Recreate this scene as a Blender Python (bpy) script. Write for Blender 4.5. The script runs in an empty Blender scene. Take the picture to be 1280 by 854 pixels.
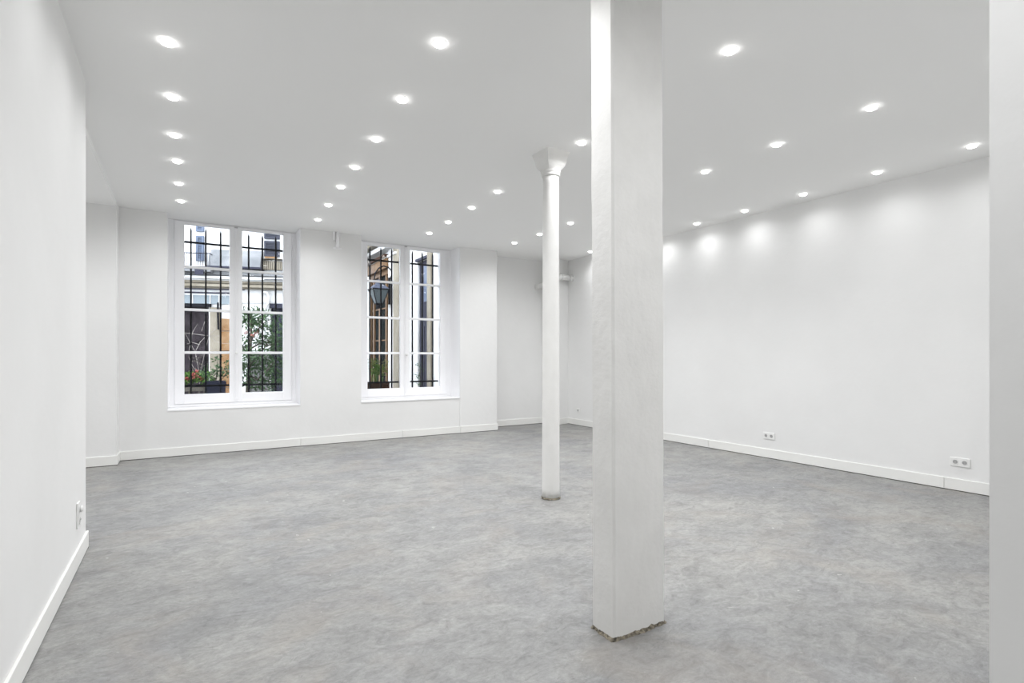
import bpy, bmesh, math, random
from mathutils import Vector, Matrix, noise
random.seed(7)
C = bpy.context.scene.collection
R = math.radians

# ------------------------------------------------------------------ survey of the room (metres)
H = 3.045            # ceiling
XL = -0.53           # near left wall
XA = -0.636          # edge of the lower alcove ceiling / pier
XR = 6.17            # right wall
YW = 7.97            # window wall
YD = 8.35            # recessed end of the window wall
YP = 7.68            # pier left of the window wall
CAM = Vector((0, 0, 1.25)); YAW = R(31.5); F = 675.0
def ray(x, y):
    u = (x-640)/F; v = -(y-446)/F
    s, c = math.sin(YAW), math.cos(YAW)
    return Vector((s+u*c, c-u*s, v))
def hit(x, y, p, n):                      # where the sight line through a photo point meets a real plane
    r = ray(x, y); n = Vector(n); t = (Vector(p)-CAM).dot(n)/r.dot(n)
    return CAM + r*t
def onY(x, y, Y): return hit(x, y, (0, Y, 0), (0, 1, 0))
def onX(x, y, X): return hit(x, y, (X, 0, 0), (1, 0, 0))

# ------------------------------------------------------------------ materials
def mat(name, col, rough=0.6, bump=None, metal=0.0, spec=0.5):
    m = bpy.data.materials.new(name); m.use_nodes = True
    nt = m.node_tree; b = nt.nodes['Principled BSDF']
    b.inputs['Base Color'].default_value = (*col, 1); b.inputs['Roughness'].default_value = rough
    b.inputs['Metallic'].default_value = metal; b.inputs['Specular IOR Level'].default_value = spec
    if bump:
        sc, st, dist = bump
        g = nt.nodes.new('ShaderNodeNewGeometry')
        n = nt.nodes.new('ShaderNodeTexNoise'); n.inputs['Scale'].default_value = sc; n.inputs['Detail'].default_value = 6
        nt.links.new(g.outputs['Position'], n.inputs['Vector'])
        bp = nt.nodes.new('ShaderNodeBump'); bp.inputs['Strength'].default_value = st; bp.inputs['Distance'].default_value = dist
        nt.links.new(n.outputs['Fac'], bp.inputs['Height']); nt.links.new(bp.outputs['Normal'], b.inputs['Normal'])
    return m
def vary(m, cols, scale=(1, 1, 1), nscale=2.0, detail=6, rough=0.55, pos=(0.35, 0.65), rot=0.0):
    nt = m.node_tree; b = nt.nodes['Principled BSDF']
    g = nt.nodes.new('ShaderNodeNewGeometry'); mp = nt.nodes.new('ShaderNodeMapping')
    mp.inputs['Scale'].default_value = scale; mp.inputs['Rotation'].default_value = (0, 0, rot)
    n = nt.nodes.new('ShaderNodeTexNoise'); n.inputs['Scale'].default_value = nscale
    n.inputs['Detail'].default_value = detail; n.inputs['Roughness'].default_value = rough
    r = nt.nodes.new('ShaderNodeValToRGB'); e = r.color_ramp.elements
    e[0].position = pos[0]; e[0].color = (*cols[0], 1); e[1].position = pos[1]; e[1].color = (*cols[1], 1)
    nt.links.new(g.outputs['Position'], mp.inputs['Vector']); nt.links.new(mp.outputs['Vector'], n.inputs['Vector'])
    nt.links.new(n.outputs['Fac'], r.inputs['Fac']); nt.links.new(r.outputs['Color'], b.inputs['Base Color'])
    return m

WALLC = (0.80, 0.80, 0.795)
M = {}
M['wall'] = vary(mat('white_wall_paint', WALLC, 0.75, (14, 0.15, 0.01), spec=0.25), [(0.775, 0.775, 0.77), (0.815, 0.815, 0.81)], nscale=0.9, detail=8)
M['plaster'] = vary(mat('rough_white_plaster', WALLC, 0.8, (55, 0.22, 0.006), spec=0.2), [(0.76, 0.755, 0.74), (0.80, 0.795, 0.78)], nscale=5, detail=8)
M['ceil'] = mat('ceiling_paint', (0.91, 0.91, 0.903), 0.7, (3.0, 0.08, 0.02), spec=0.3)
M['wood_white'] = mat('white_gloss_paint', (0.90, 0.90, 0.915), 0.4, (30, 0.05, 0.004))
M['trim'] = mat('white_baseboard_paint', (0.82, 0.82, 0.80), 0.45, (20, 0.05, 0.004))
M['gap'] = mat('dark_gap', (0.06, 0.055, 0.05), 0.9)
M['mortar'] = vary(mat('broken_mortar', (0.2, 0.18, 0.14), 0.95, (90, 1.0, 0.01)), [(0.05, 0.045, 0.035), (0.34, 0.30, 0.23)], nscale=45, detail=6)
M['plastic'] = mat('white_plastic', (0.80, 0.80, 0.79), 0.35)
M['grey_plastic'] = mat('grey_plastic', (0.22, 0.22, 0.22), 0.5)
M['well'] = mat('light_grey_plastic', (0.42, 0.42, 0.42), 0.5)
M['iron'] = mat('black_iron', (0.009, 0.009, 0.011), 0.55, (60, 0.2, 0.003), spec=0.06)
M['brass'] = mat('steel_latch', (0.5, 0.5, 0.5), 0.35, metal=0.8)
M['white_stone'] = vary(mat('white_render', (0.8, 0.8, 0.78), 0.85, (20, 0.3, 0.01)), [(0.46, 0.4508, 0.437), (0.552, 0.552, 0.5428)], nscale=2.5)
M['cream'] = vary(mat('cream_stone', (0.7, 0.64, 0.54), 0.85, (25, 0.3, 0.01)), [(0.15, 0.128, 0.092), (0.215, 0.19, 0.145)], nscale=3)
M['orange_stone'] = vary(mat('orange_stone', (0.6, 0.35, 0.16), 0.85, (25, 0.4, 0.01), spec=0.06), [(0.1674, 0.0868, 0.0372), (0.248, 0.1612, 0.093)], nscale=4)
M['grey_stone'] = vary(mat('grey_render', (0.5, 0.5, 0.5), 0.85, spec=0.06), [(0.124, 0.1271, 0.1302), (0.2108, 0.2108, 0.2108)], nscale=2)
M['leaf_shade'] = vary(mat('leaf_shade_grey', (0.1, 0.1, 0.1), 0.9, spec=0.05), [(0.075, 0.073, 0.07), (0.12, 0.118, 0.112)], nscale=2)
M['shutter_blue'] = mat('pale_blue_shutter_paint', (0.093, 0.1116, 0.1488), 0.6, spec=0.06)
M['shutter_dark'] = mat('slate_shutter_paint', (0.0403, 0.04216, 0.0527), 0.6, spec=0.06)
M['dark_door'] = vary(mat('dark_door_wood', (0.03, 0.025, 0.03), 0.6, spec=0.06), [(0.01116, 0.00868, 0.0093), (0.031, 0.0248, 0.0279)], nscale=6)
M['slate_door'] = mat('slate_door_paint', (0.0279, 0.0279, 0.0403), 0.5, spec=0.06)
M['pale_glass'] = mat('pale_glazing', (0.186, 0.217, 0.2294), 0.15, spec=0.2)
M['dark_glass'] = mat('dark_glazing', (0.012, 0.014, 0.014), 0.9, spec=0.0)
M['sky_glass'] = mat('sky_reflection_glazing', (0.0868, 0.1054, 0.1488), 0.12, spec=0.2)  # blue in the colour stands for sky mirrored in the pane
M['wood'] = vary(mat('honey_wood', (0.45, 0.26, 0.12), 0.55, spec=0.06), [(0.1054, 0.0558, 0.0248), (0.1674, 0.0992, 0.0496)], scale=(3.72, 3.72, 0.62), nscale=3)
M['brown_box'] = mat('brown_planter', (0.0434, 0.0217, 0.01364), 0.7, (40, 0.3, 0.005), spec=0.06)
M['blue_box'] = mat('slate_planter', (0.0186, 0.01984, 0.031), 0.6, spec=0.06)
M['stone_trough'] = vary(mat('stone_trough', (0.4, 0.36, 0.3), 0.9, (30, 0.5, 0.01), spec=0.06), [(0.0868, 0.0775, 0.062), (0.1426, 0.1302, 0.1085)], nscale=6)
M['lantern_glass'] = mat('lantern_glass', (0.062, 0.0744, 0.0775), 0.12, spec=0.15)
M['lantern_roof'] = mat('lantern_zinc', (0.0744, 0.0837, 0.1116), 0.4, metal=0.2, spec=0.15)
M['bark'] = vary(mat('bark', (0.05, 0.04, 0.035), 0.9, (50, 0.5, 0.01), spec=0.06), [(0.03, 0.025, 0.022), (0.09, 0.075, 0.06)], nscale=12)
M['leaf'] = vary(mat('dark_leaf', (0.06, 0.14, 0.05), 0.5, spec=0.06), [(0.01674, 0.0372, 0.0186), (0.0837, 0.1395, 0.06045)], nscale=7)
M['leaf_bright'] = vary(mat('bright_leaf', (0.15, 0.3, 0.06), 0.5, spec=0.06), [(0.04123, 0.106, 0.02003), (0.1649, 0.2709, 0.07068)], nscale=14)
M['leaf_yellow'] = vary(mat('yellow_leaf', (0.3, 0.32, 0.09), 0.5, spec=0.06), [(0.07812, 0.1339, 0.03348), (0.2455, 0.2455, 0.08928)], nscale=9)
M['petal'] = mat('red_petal', (0.31, 0.0558, 0.0496), 0.6)
M['petal_pink'] = mat('coral_petal', (0.31, 0.1116, 0.0868), 0.6)
M['paving'] = vary(mat('court_paving', (0.3, 0.29, 0.27), 0.9), [(0.0992, 0.0961, 0.093), (0.1736, 0.1674, 0.155)], nscale=5)
M['cable'] = mat('black_cable', (0.03, 0.03, 0.04), 0.6, spec=0.06)

def lamp_mat():
    m = bpy.data.materials.new('lit_diffuser'); m.use_nodes = True
    nt = m.node_tree; nt.nodes.clear()
    o = nt.nodes.new('ShaderNodeOutputMaterial'); e = nt.nodes.new('ShaderNodeEmission')
    e.inputs['Color'].default_value = (1, 0.985, 0.96, 1); e.inputs['Strength'].default_value = 14
    nt.links.new(e.outputs[0], o.inputs[0]); return m
M['lamp'] = lamp_mat()
def glass_mat():
    m = bpy.data.materials.new('window_glass'); m.use_nodes = True
    nt = m.node_tree; nt.nodes.clear()
    o = nt.nodes.new('ShaderNodeOutputMaterial'); mx = nt.nodes.new('ShaderNodeMixShader')
    t = nt.nodes.new('ShaderNodeBsdfTransparent'); g = nt.nodes.new('ShaderNodeBsdfGlossy')
    t.inputs[0].default_value = (0.96, 0.975, 0.97, 1); g.inputs['Roughness'].default_value = 0.03
    f = nt.nodes.new('ShaderNodeFresnel'); f.inputs['IOR'].default_value = 1.25
    nt.links.new(f.outputs[0], mx.inputs[0]); nt.links.new(t.outputs[0], mx.inputs[1])
    nt.links.new(g.outputs[0], mx.inputs[2]); nt.links.new(mx.outputs[0], o.inputs[0]); return m
M['glass'] = glass_mat()

def floor_mat():
    m = bpy.data.materials.new('polished_concrete'); m.use_nodes = True
    nt = m.node_tree; b = nt.nodes['Principled BSDF']; L = nt.links
    g = nt.nodes.new('ShaderNodeNewGeometry')
    def nz(scale, detail, rough, sc=(1, 1, 1), rot=0.0, dist=0.0):
        mp = nt.nodes.new('ShaderNodeMapping'); mp.inputs['Scale'].default_value = sc; mp.inputs['Rotation'].default_value = (0, 0, rot)
        n = nt.nodes.new('ShaderNodeTexNoise'); n.inputs['Scale'].default_value = scale; n.inputs['Detail'].default_value = detail
        n.inputs['Roughness'].default_value = rough; n.inputs['Distortion'].default_value = dist
        L.new(g.outputs['Position'], mp.inputs['Vector']); L.new(mp.outputs['Vector'], n.inputs['Vector'])
        return n.outputs['Fac']
    def ramp(src, stops):
        r = nt.nodes.new('ShaderNodeValToRGB'); e = r.color_ramp.elements
        while len(e) < len(stops): e.new(0.5)
        for k, (p, c) in enumerate(stops): e[k].position = p; e[k].color = (*c, 1)
        L.new(src, r.inputs['Fac']); return r.outputs['Color']
    def mix(a, b_, fac, mode='MIX'):
        x = nt.nodes.new('ShaderNodeMix'); x.data_type = 'RGBA'; x.blend_type = mode
        if isinstance(fac, float): x.inputs[0].default_value = fac
        else: L.new(fac, x.inputs[0])
        L.new(a, x.inputs[6]); L.new(b_, x.inputs[7]); return x.outputs[2]
    def flat(rgb):
        n = nt.nodes.new('ShaderNodeRGB'); n.outputs[0].default_value = (*rgb, 1); return n.outputs[0]
    c = ramp(nz(0.7, 6, 0.6, (1, 1.2, 1), R(15), 0.8), [(0.34, (0.222, 0.224, 0.228)), (0.5, (0.252, 0.252, 0.248)), (0.66, (0.282, 0.279, 0.268))])
    c = mix(c, ramp(nz(2.4, 14, 0.72, (0.9, 1.3, 1), R(-25), 1.0), [(0.33, (0.40,)*3), (0.50, (0.5,)*3), (0.67, (0.585, 0.583, 0.575))]), 0.8, 'OVERLAY')
    c = mix(c, ramp(nz(8, 15, 0.80, (0.9, 1.4, 1), R(18), 1.2), [(0.36, (0.33,)*3), (0.50, (0.5,)*3), (0.66, (0.64,)*3)]), 0.8, 'OVERLAY')
    c = mix(c, ramp(nz(32, 12, 0.8, (1, 1.3, 1), R(-10)), [(0.32, (0.35,)*3), (0.5, (0.5,)*3), (0.68, (0.62,)*3)]), 0.75, 'OVERLAY')
    c = mix(c, flat((0.33, 0.285, 0.24)), ramp(nz(1.5, 8, 0.65, (1, 1, 1), 0.4, 1.0), [(0.50, (0, 0, 0)), (0.70, (0.32,)*3)]))
    c = mix(c, flat((0.13, 0.13, 0.13)), ramp(nz(7.5, 14, 0.78, (1, 1.9, 1), R(-32), 1.5), [(0.585, (0, 0, 0)), (0.66, (0.6,)*3)]))
    c = mix(c, flat((0.48, 0.475, 0.46)), ramp(nz(6, 15, 0.82, (1, 1.6, 1), R(-45), 3.0), [(0.60, (0, 0, 0)), (0.66, (0.55,)*3)]))
    c = mix(c, flat((0.60, 0.60, 0.58)), ramp(nz(15, 3, 0.5, (1, 1, 1), 0.9), [(0.735, (0, 0, 0)), (0.76, (0.7,)*3)]))
    L.new(c, b.inputs['Base Color'])
    rr = ramp(nz(4, 6, 0.6), [(0.3, (0.42, 0.42, 0.42)), (0.7, (0.62, 0.62, 0.62))])
    L.new(rr, b.inputs['Roughness']); b.inputs['Specular IOR Level'].default_value = 0.45
    bp = nt.nodes.new('ShaderNodeBump'); bp.inputs['Strength'].default_value = 0.25; bp.inputs['Distance'].default_value = 0.01
    L.new(nz(18, 10, 0.7), bp.inputs['Height']); L.new(bp.outputs['Normal'], b.inputs['Normal'])
    return m
M['floor'] = floor_mat()

# ------------------------------------------------------------------ mesh helpers
def box(bm, x0, x1, y0, y1, z0, z1):
    if x0 > x1: x0, x1 = x1, x0
    if y0 > y1: y0, y1 = y1, y0
    if z0 > z1: z0, z1 = z1, z0
    v = [bm.verts.new(p) for p in ((x0,y0,z0),(x1,y0,z0),(x1,y1,z0),(x0,y1,z0),(x0,y0,z1),(x1,y0,z1),(x1,y1,z1),(x0,y1,z1))]
    for f in ((3,2,1,0),(4,5,6,7),(0,1,5,4),(1,2,6,5),(2,3,7,6),(3,0,4,7)): bm.faces.new([v[i] for i in f])
    return v
def tube(bm, pts, rad, n=10, caps=True):
    pts = [Vector(p) for p in pts]; rads = rad if isinstance(rad, (list, tuple)) else [rad]*len(pts)
    rings = []; up = None
    for i, p in enumerate(pts):
        a = pts[max(i-1, 0)]; b = pts[min(i+1, len(pts)-1)]; d = (b-a).normalized()
        if up is None: up = Vector((0, 0, 1)) if abs(d.z) < 0.9 else Vector((1, 0, 0))
        s = d.cross(up).normalized(); t = s.cross(d).normalized(); up = t
        rings.append([bm.verts.new(p + (s*math.cos(2*math.pi*k/n) + t*math.sin(2*math.pi*k/n))*rads[i]) for k in range(n)])
    for a, b in zip(rings, rings[1:]):
        for k in range(n): bm.faces.new((a[k], a[(k+1) % n], b[(k+1) % n], b[k]))
    if caps: bm.faces.new(rings[0][::-1]); bm.faces.new(rings[-1])
def lathe(bm, prof, c=(0, 0, 0), n=32, ax='z'):
    rings = []
    for r, z in prof:
        ring = []
        for k in range(n):
            a = 2*math.pi*k/n; p = (r*math.cos(a), r*math.sin(a), z)
            if ax == 'y': p = (p[0], p[2], p[1])
            if ax == 'x': p = (p[2], p[0], p[1])
            ring.append(bm.verts.new(Vector(p)+Vector(c)))
        rings.append(ring)
    for a, b in zip(rings, rings[1:]):
        for k in range(n): bm.faces.new((a[k], a[(k+1) % n], b[(k+1) % n], b[k]))
    bm.faces.new(rings[0][::-1]); bm.faces.new(rings[-1])
def obj(name, bm, m, parent=None, smooth=False, bev=0.0, loc=None):
    bmesh.ops.recalc_face_normals(bm, faces=bm.faces)
    me = bpy.data.meshes.new(name); bm.to_mesh(me); bm.free(); me.materials.append(M[m] if isinstance(m, str) else m)
    if smooth:
        for p in me.polygons: p.use_smooth = True
    o = bpy.data.objects.new(name, me); C.objects.link(o)
    if parent: o.parent = parent
    if loc: o.location = loc
    if bev:
        b = o.modifiers.new('bevel', 'BEVEL'); b.width = bev; b.segments = 2; b.limit_method = 'ANGLE'
    return o
def thing(name, label, cat, loc=(0, 0, 0), rz=0.0, group=None, kind='thing'):
    o = bpy.data.objects.new(name, None); C.objects.link(o); o.location = loc; o.rotation_euler.z = rz
    o.empty_display_size = 0.1
    return tag(o, label, cat, group, kind)
def tag(o, label, cat, group=None, kind='thing'):
    o['label'] = label; o['category'] = cat; o['kind'] = kind
    if group: o['group'] = group
    return o
def struct(name, bm, m, label=None, cat=None, **k):
    o = obj(name, bm, m, **k); o['kind'] = 'structure'
    if label: o['label'] = label
    if cat: o['category'] = cat
    return o
def nb(): return bmesh.new()
def bx(*boxes):
    b = nb()
    for q in boxes: box(b, *q)
    return b

# ------------------------------------------------------------------ the room shell
struct('floor', bx((-2.7, 6.4, -3.2, 8.36, -0.15, 0)), 'floor', 'worn polished grey concrete floor of the empty room', 'floor')
b = bx((-2.7, 6.4, -3.2, 8.42, H, 3.3))
struct('ceiling', b, 'ceil', 'flat white ceiling dotted with rows of spotlights', 'ceiling')
struct('ceiling_alcove', bx((-2.5, XA, 4.454, YP, 2.985, H)), 'ceil', 'slightly lower strip of white ceiling over the left alcove', 'ceiling')
struct('wall_left', bx((-2.7, XL, -3.2, 4.454, 0, H)), 'wall', 'near white wall filling the left edge of the view', 'wall')
struct('wall_alcove', bx((-2.7, -2.5, 4.454, 8.0, 0, H)), 'wall', 'hidden white end wall of the left alcove', 'wall')
struct('wall_pier_left', bx((-2.5, XA, YP, 8.62, 0, H)), 'wall', 'white wall pier stepping forward left of the large window', 'wall')
struct('wall_right', bx((XR, 6.4, 0.3, 8.62, 0, H)), 'wall', 'long plain white wall on the right of the room', 'wall')
struct('wall_right_near', bx((1.60, 1.80, -3.2, 0.49, 0, H), (1.80, 6.17, 0.30, 0.49, 0, H)), 'wall', 'white wall edge closest to the camera at the right border', 'wall')
struct('wall_rear', bx((-0.53, 1.60, -3.2, -3.0, 0, H)), 'wall', 'white wall behind the camera', 'wall')
# window wall: room leaf in front, outer leaf with narrower openings behind
W = [dict(r0=-0.145, r1=1.42, o0=-0.03, o1=1.33), dict(r0=2.27, r1=3.885, o0=2.40, o1=3.735)]
ZS = 0.575
b = bx((XA, W[0]['r0'], YW, 8.62, 0, H), (W[0]['r1'], W[1]['r0'], YW, 8.62, 0, H),
       (W[0]['r0'], W[0]['r1'], YW, 8.62, 0, ZS), (W[1]['r0'], W[1]['r1'], YW+0.006, 8.62, 0, ZS),
       (W[1]['r1'], 4.575, YW-0.012, 8.62, 0, H), (4.575, 5.80, YD, 8.62, 0, H))
for w in W:
    box(b, w['r0'], w['o0'], 8.42, 8.62, ZS, 3.6); box(b, w['o1'], w['r1'], 8.42, 8.62, ZS, 3.6)
    box(b, w['o0'], w['o1'], 8.42, 8.62, ZS, 0.70); box(b, w['o0'], w['o1'], 8.42, 8.62, 3.14, 3.6)
struct('wall_back', b, 'wall', 'white window wall across the back of the room', 'wall')
b = nb()
v = [b.verts.new(p) for z in (0, H) for p in ((5.80, 8.62, z), (5.80, 7.97, z), (6.17, 8.06, z), (6.17, 8.62, z))]
for f in ((0,1,2,3),(7,6,5,4),(0,4,5,1),(1,5,6,2),(2,6,7,3),(3,7,4,0)): b.faces.new([v[i] for i in f])
struct('wall_corner_pier', b, 'wall', 'narrow angled white pier in the far right corner', 'wall')
# sill boards
for i, w in enumerate(W):
    s = bx((w['r0']-0.004, w['r1'] + (0.004 if i == 0 else -0.001), YW-0.006, 8.42, ZS-0.008, ZS+0.012))
    struct('trim_%d' % (i+1), s, 'wood_white', ['white sill under the left window', 'white sill under the right window'][i], 'sill', bev=0.004)

# thin brighter panels added on the window reveals, standing in for daylight there
for i, w in enumerate(W):
    struct('trim_%d' % (i+5), bx((w['r1']-0.0035, w['r1']-0.0005, YW+0.004, 8.322, ZS+0.013, H-0.001)), 'wood_white', 'added pale panel painting daylight on the right reveal of the %s window' % ['left', 'right'][i], 'reveal')
    struct('trim_%d' % (i+7), bx((w['r0']+0.0005, w['r0']+0.0035, YW+0.004, 8.322, ZS+0.013, H-0.001)), 'wood_white', 'added pale panel painting daylight on the left reveal of the %s window' % ['left', 'right'][i], 'reveal')
# baseboards: 11 cm boards with a thin dark gap under them
BH = 0.112; G = 0.006; T = 0.014
def baseboard(name, label, segs):
    """segs: list of (axis, fixed coordinate, side, a, b); boards butt with hairline joints"""
    b = nb()
    for ax, c, s, a, e in segs:
        c1 = c + s*T
        if ax == 'x': box(b, a, e, c, c1, G, BH)
        else: box(b, c, c1, a, e, G, BH)
    o = struct(name, b, 'trim', label, 'baseboard', bev=0.003)
    g = nb()
    for ax, c, s, a, e in segs:
        c1 = c + s*T*0.55
        if ax == 'x': box(g, a, e, c, c1, 0.0, G)
        else: box(g, c, c1, a, e, 0.0, G)
    obj('shadow_gap', g, 'gap', o)
baseboard('baseboard_left', 'white baseboard along the near left wall', [('y', XL, 1, -3.0, 2.2), ('y', XL, 1, 2.203, 4.454), ('x', 4.454, 1, -2.5, XL+T)])
baseboard('baseboard_pier', 'white baseboard around the pier left of the windows', [('x', YP, -1, -2.5, XA+T), ('y', XA, 1, YP, YW)])
baseboard('baseboard_back', 'white baseboard under the two windows', [('x', YW, -1, XA+T, 1.42), ('x', YW, -1, 1.423, 2.9), ('x', YW, -1, 2.903, 3.885)])
baseboard('baseboard_back_right', 'short white baseboard right of the second window', [('x', YW-0.012, -1, 3.888, 4.575+T), ('y', 4.575, 1, YW-0.012, YD-T)])
baseboard('baseboard_recess', 'white baseboard in the recess behind the round column', [('x', YD, -1, 4.575, 5.80), ('y', 5.80, -1, 7.97-T, YD-T)])
baseboard('baseboard_right', 'white baseboard along the long right wall', [('y', XR, -1, 0.49, 2.22), ('y', XR, -1, 2.223, 4.9), ('y', XR, -1, 4.903, 8.06)])
b = nb(); a0 = Vector((5.80, 7.97, 0)); a1 = Vector((6.17, 8.06, 0)); nn = Vector((0.236, -0.972, 0))
for z0, z1, th, mm in ((G, BH, T, 'trim'),):
    v = [b.verts.new(p + Vector((0, 0, z))) for z in (z0, z1) for p in (a0, a0+nn*th, a1+nn*th, a1)]
    for f in ((0,1,2,3),(7,6,5,4),(0,4,5,1),(1,5,6,2),(2,6,7,3),(3,7,4,0)): b.faces.new([v[i] for i in f])
struct('baseboard_corner', b, 'trim', 'short white baseboard on the far corner pier', 'baseboard')

# ------------------------------------------------------------------ windows
def window(i, w):
    x0, x1 = w['r0'], w['r1']
    g = w['g']       # glass openings (left a, b; right c, d) in X
    zb, zt = w['z']  # bottom and top of the glass
    yf = 8.325
    root = thing('window_%d' % (i+1), w['label'], 'window', ((x0+x1)/2, yf, ZS+0.012), 0, None, 'structure')
    ox, oy, oz = (x0+x1)/2, yf, ZS+0.012
    def L(q): return (q[0]-ox, q[1]-ox, q[2]-oy, q[3]-oy, q[4]-oz, q[5]-oz)
    fr = nb()
    fx0, fx1 = g[0]-0.110, g[3]+0.110     # sash outer edges
    z0 = ZS+0.013; z1 = H-0.001; fz0 = zb-0.125; fz1 = min(zt+0.048, H-0.012)
    for q in ((x0+0.001, fx0-0.002, yf, 8.418, z0, z1), (fx1+0.002, x1-0.001, yf, 8.418, z0, z1),
              (fx0-0.002, fx1+0.002, yf, 8.418, z0, fz0-0.002), (fx0-0.002, fx1+0.002, yf, 8.418, fz1+0.002, z1)):
        box(fr, *L(q))
    # raised moulding around the fixed frame and the drip step below the sashes
    for q in ((x0+0.001, x0+0.022, yf-0.015, yf, z0, z1), (x1-0.022, x1-0.001, yf-0.015, yf, z0, z1),
              (x0+0.022, x1-0.022, yf-0.022, yf, z0, z0+0.018)):
        box(fr, *L(q))
    obj('frame', fr, 'wood_white', root, bev=0.004)
    mid = (g[1]+g[2])/2
    for k, (a, c) in enumerate(((g[0], g[1]), (g[2], g[3]))):
        sx0 = fx0 if k == 0 else mid+0.001; sx1 = mid-0.001 if k == 0 else fx1
        s = nb()
        for q in ((sx0, a, yf-0.012, 8.37, fz0, fz1), (c, sx1, yf-0.012, 8.37, fz0, fz1),
                  (a, c, yf-0.012, 8.37, fz0, zb), (a, c, yf-0.012, 8.37, zt, fz1)): box(s, *L(q))
        for zm in w['mz']: box(s, *L((a, c, yf+0.002, 8.362, zm-0.017, zm+0.017)))
        so = obj('sash', s, 'wood_white', root, bev=0.004)
        p = nb(); zz = [zb]+sorted(w['mz'])+[zt]
        for lo, hi in zip(zz, zz[1:]): box(p, *L((a+0.001, c-0.001, 8.345, 8.348, lo+0.018, hi-0.018 if hi != zt else hi)))
        obj('pane', p, 'glass', so)
        h = nb()
        hx = fx0-0.004 if k == 0 else fx1+0.004
        for zz_ in (fz0+0.2, (fz0+fz1)/2, fz1-0.2): tube(h, [(hx-ox, yf-0.016-oy, zz_-0.04-oz), (hx-ox, yf-0.016-oy, zz_+0.04-oz)], 0.006, 8)
        obj('hinge', h, 'wood_white', so)
    s = nb(); box(s, *L((mid-0.024, mid+0.024, yf-0.028, yf-0.0125, fz0+0.005, fz1-0.005)))
    obj('cover_strip', s, 'wood_white', root, bev=0.005)
    s = nb(); tube(s, [(mid-ox, yf-0.036-oy, fz0+0.03-oz), (mid-ox, yf-0.036-oy, fz1-0.03-oz)], 0.006, 8)
    for zz_ in (fz0+0.05, 1.0, 1.9, 2.5, fz1-0.05): box(s, *L((mid-0.014, mid+0.014, yf-0.044, yf-0.0285, zz_-0.012, zz_+0.012)))
    e = obj('latch_rod', s, 'wood_white', root, bev=0.002)
    s = nb(); zc = w['hz']
    lathe(s, [(0.012, 0), (0.010, -0.02), (0.017, -0.034), (0.019, -0.046), (0.012, -0.056)], (mid-ox, yf-0.040-oy, zc-oz), 16, 'y')
    k_ = obj('latch_knob', s, 'plastic', e, smooth=True)
    s = nb(); box(s, *L((mid-0.02, mid+0.02, yf-0.045, yf-0.028, fz1-0.02, fz1-0.006)))
    obj('top_catch', s, 'brass', e, bev=0.002)
    return root
gl = lambda x, y: onY(x, y, 8.325)
W[0].update(g=[gl(230.5, 400).x, gl(287, 400).x, gl(302.7, 400).x, gl(353.9, 400).x], z=(0.752, 3.000),
            mz=[gl(230.5, 440.8).z, gl(230.5, 386.8).z, gl(230.5, 333.2).z], hz=1.30,
            label='taller left window in white wooden frame with two sashes')
W[1].update(g=[gl(459.2, 400).x, gl(500, 400).x, gl(512.5, 400).x, gl(550, 400).x], z=(0.747, 2.985),
            mz=[gl(459.2, 441.5).z, gl(459.2, 396.5).z, gl(459.2, 350.8).z], hz=1.28,
            label='right window in deep reveal beyond the white pier')
for i, w in enumerate(W): window(i, w)

# ------------------------------------------------------------------ iron grilles outside the windows
def grille(label, xs, x0, x1, zt, zb, zsp, ztop2=None):
    yg = 8.52
    root = thing('window_grille', label, 'window grille', ((x0+x1)/2, yg, 0.70), 0, 'black iron window grilles')
    ox, oz = (x0+x1)/2, 0.70
    for x in xs:
        s = nb(); w = 0.0105
        v0 = box(s, x-ox-w, x-ox+w, -w, w, 0.0, zsp-oz-0.05)
        # spear tip
        top = s.verts.new((x-ox, 0, zsp-oz))
        s.faces.ensure_lookup_table()
        s.faces.remove(s.faces[[i for i, f in enumerate(s.faces) if all(v.co.z > 0.5 for v in f.verts)][0]])
        t = v0[4:]
        for k in range(4): s.faces.new((t[k], t[(k+1) % 4], top))
        obj('bar', s, 'iron', root)
    for z in (zt, zb):
        s = nb(); box(s, x0-ox, x1-ox, -0.006, 0.006, z-oz-0.017, z-oz+0.010)
        obj('cross_rail', s, 'iron', root)
G1 = [onY(x, 400, 8.52).x for x in (238.7, 257.3, 275.8, 293.5, 310.8, 328, 344.6)]
G2 = [onY(x, 400, 8.52).x for x in (462.3, 476, 489.6, 502.7, 515.4, 527.7, 540.7)]
grille('black spear tipped iron bars outside the left window', G1, -0.03, 1.33, onY(257, 304.5, 8.52).z, onY(257, 482, 8.52).z, onY(257.3, 285.6, 8.52).z)
grille('black spear tipped iron bars outside the right window', G2, 2.40, 3.735, onY(489, 327, 8.52).z, onY(530, 476.5, 8.52).z, onY(476, 309, 8.52).z)

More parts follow.
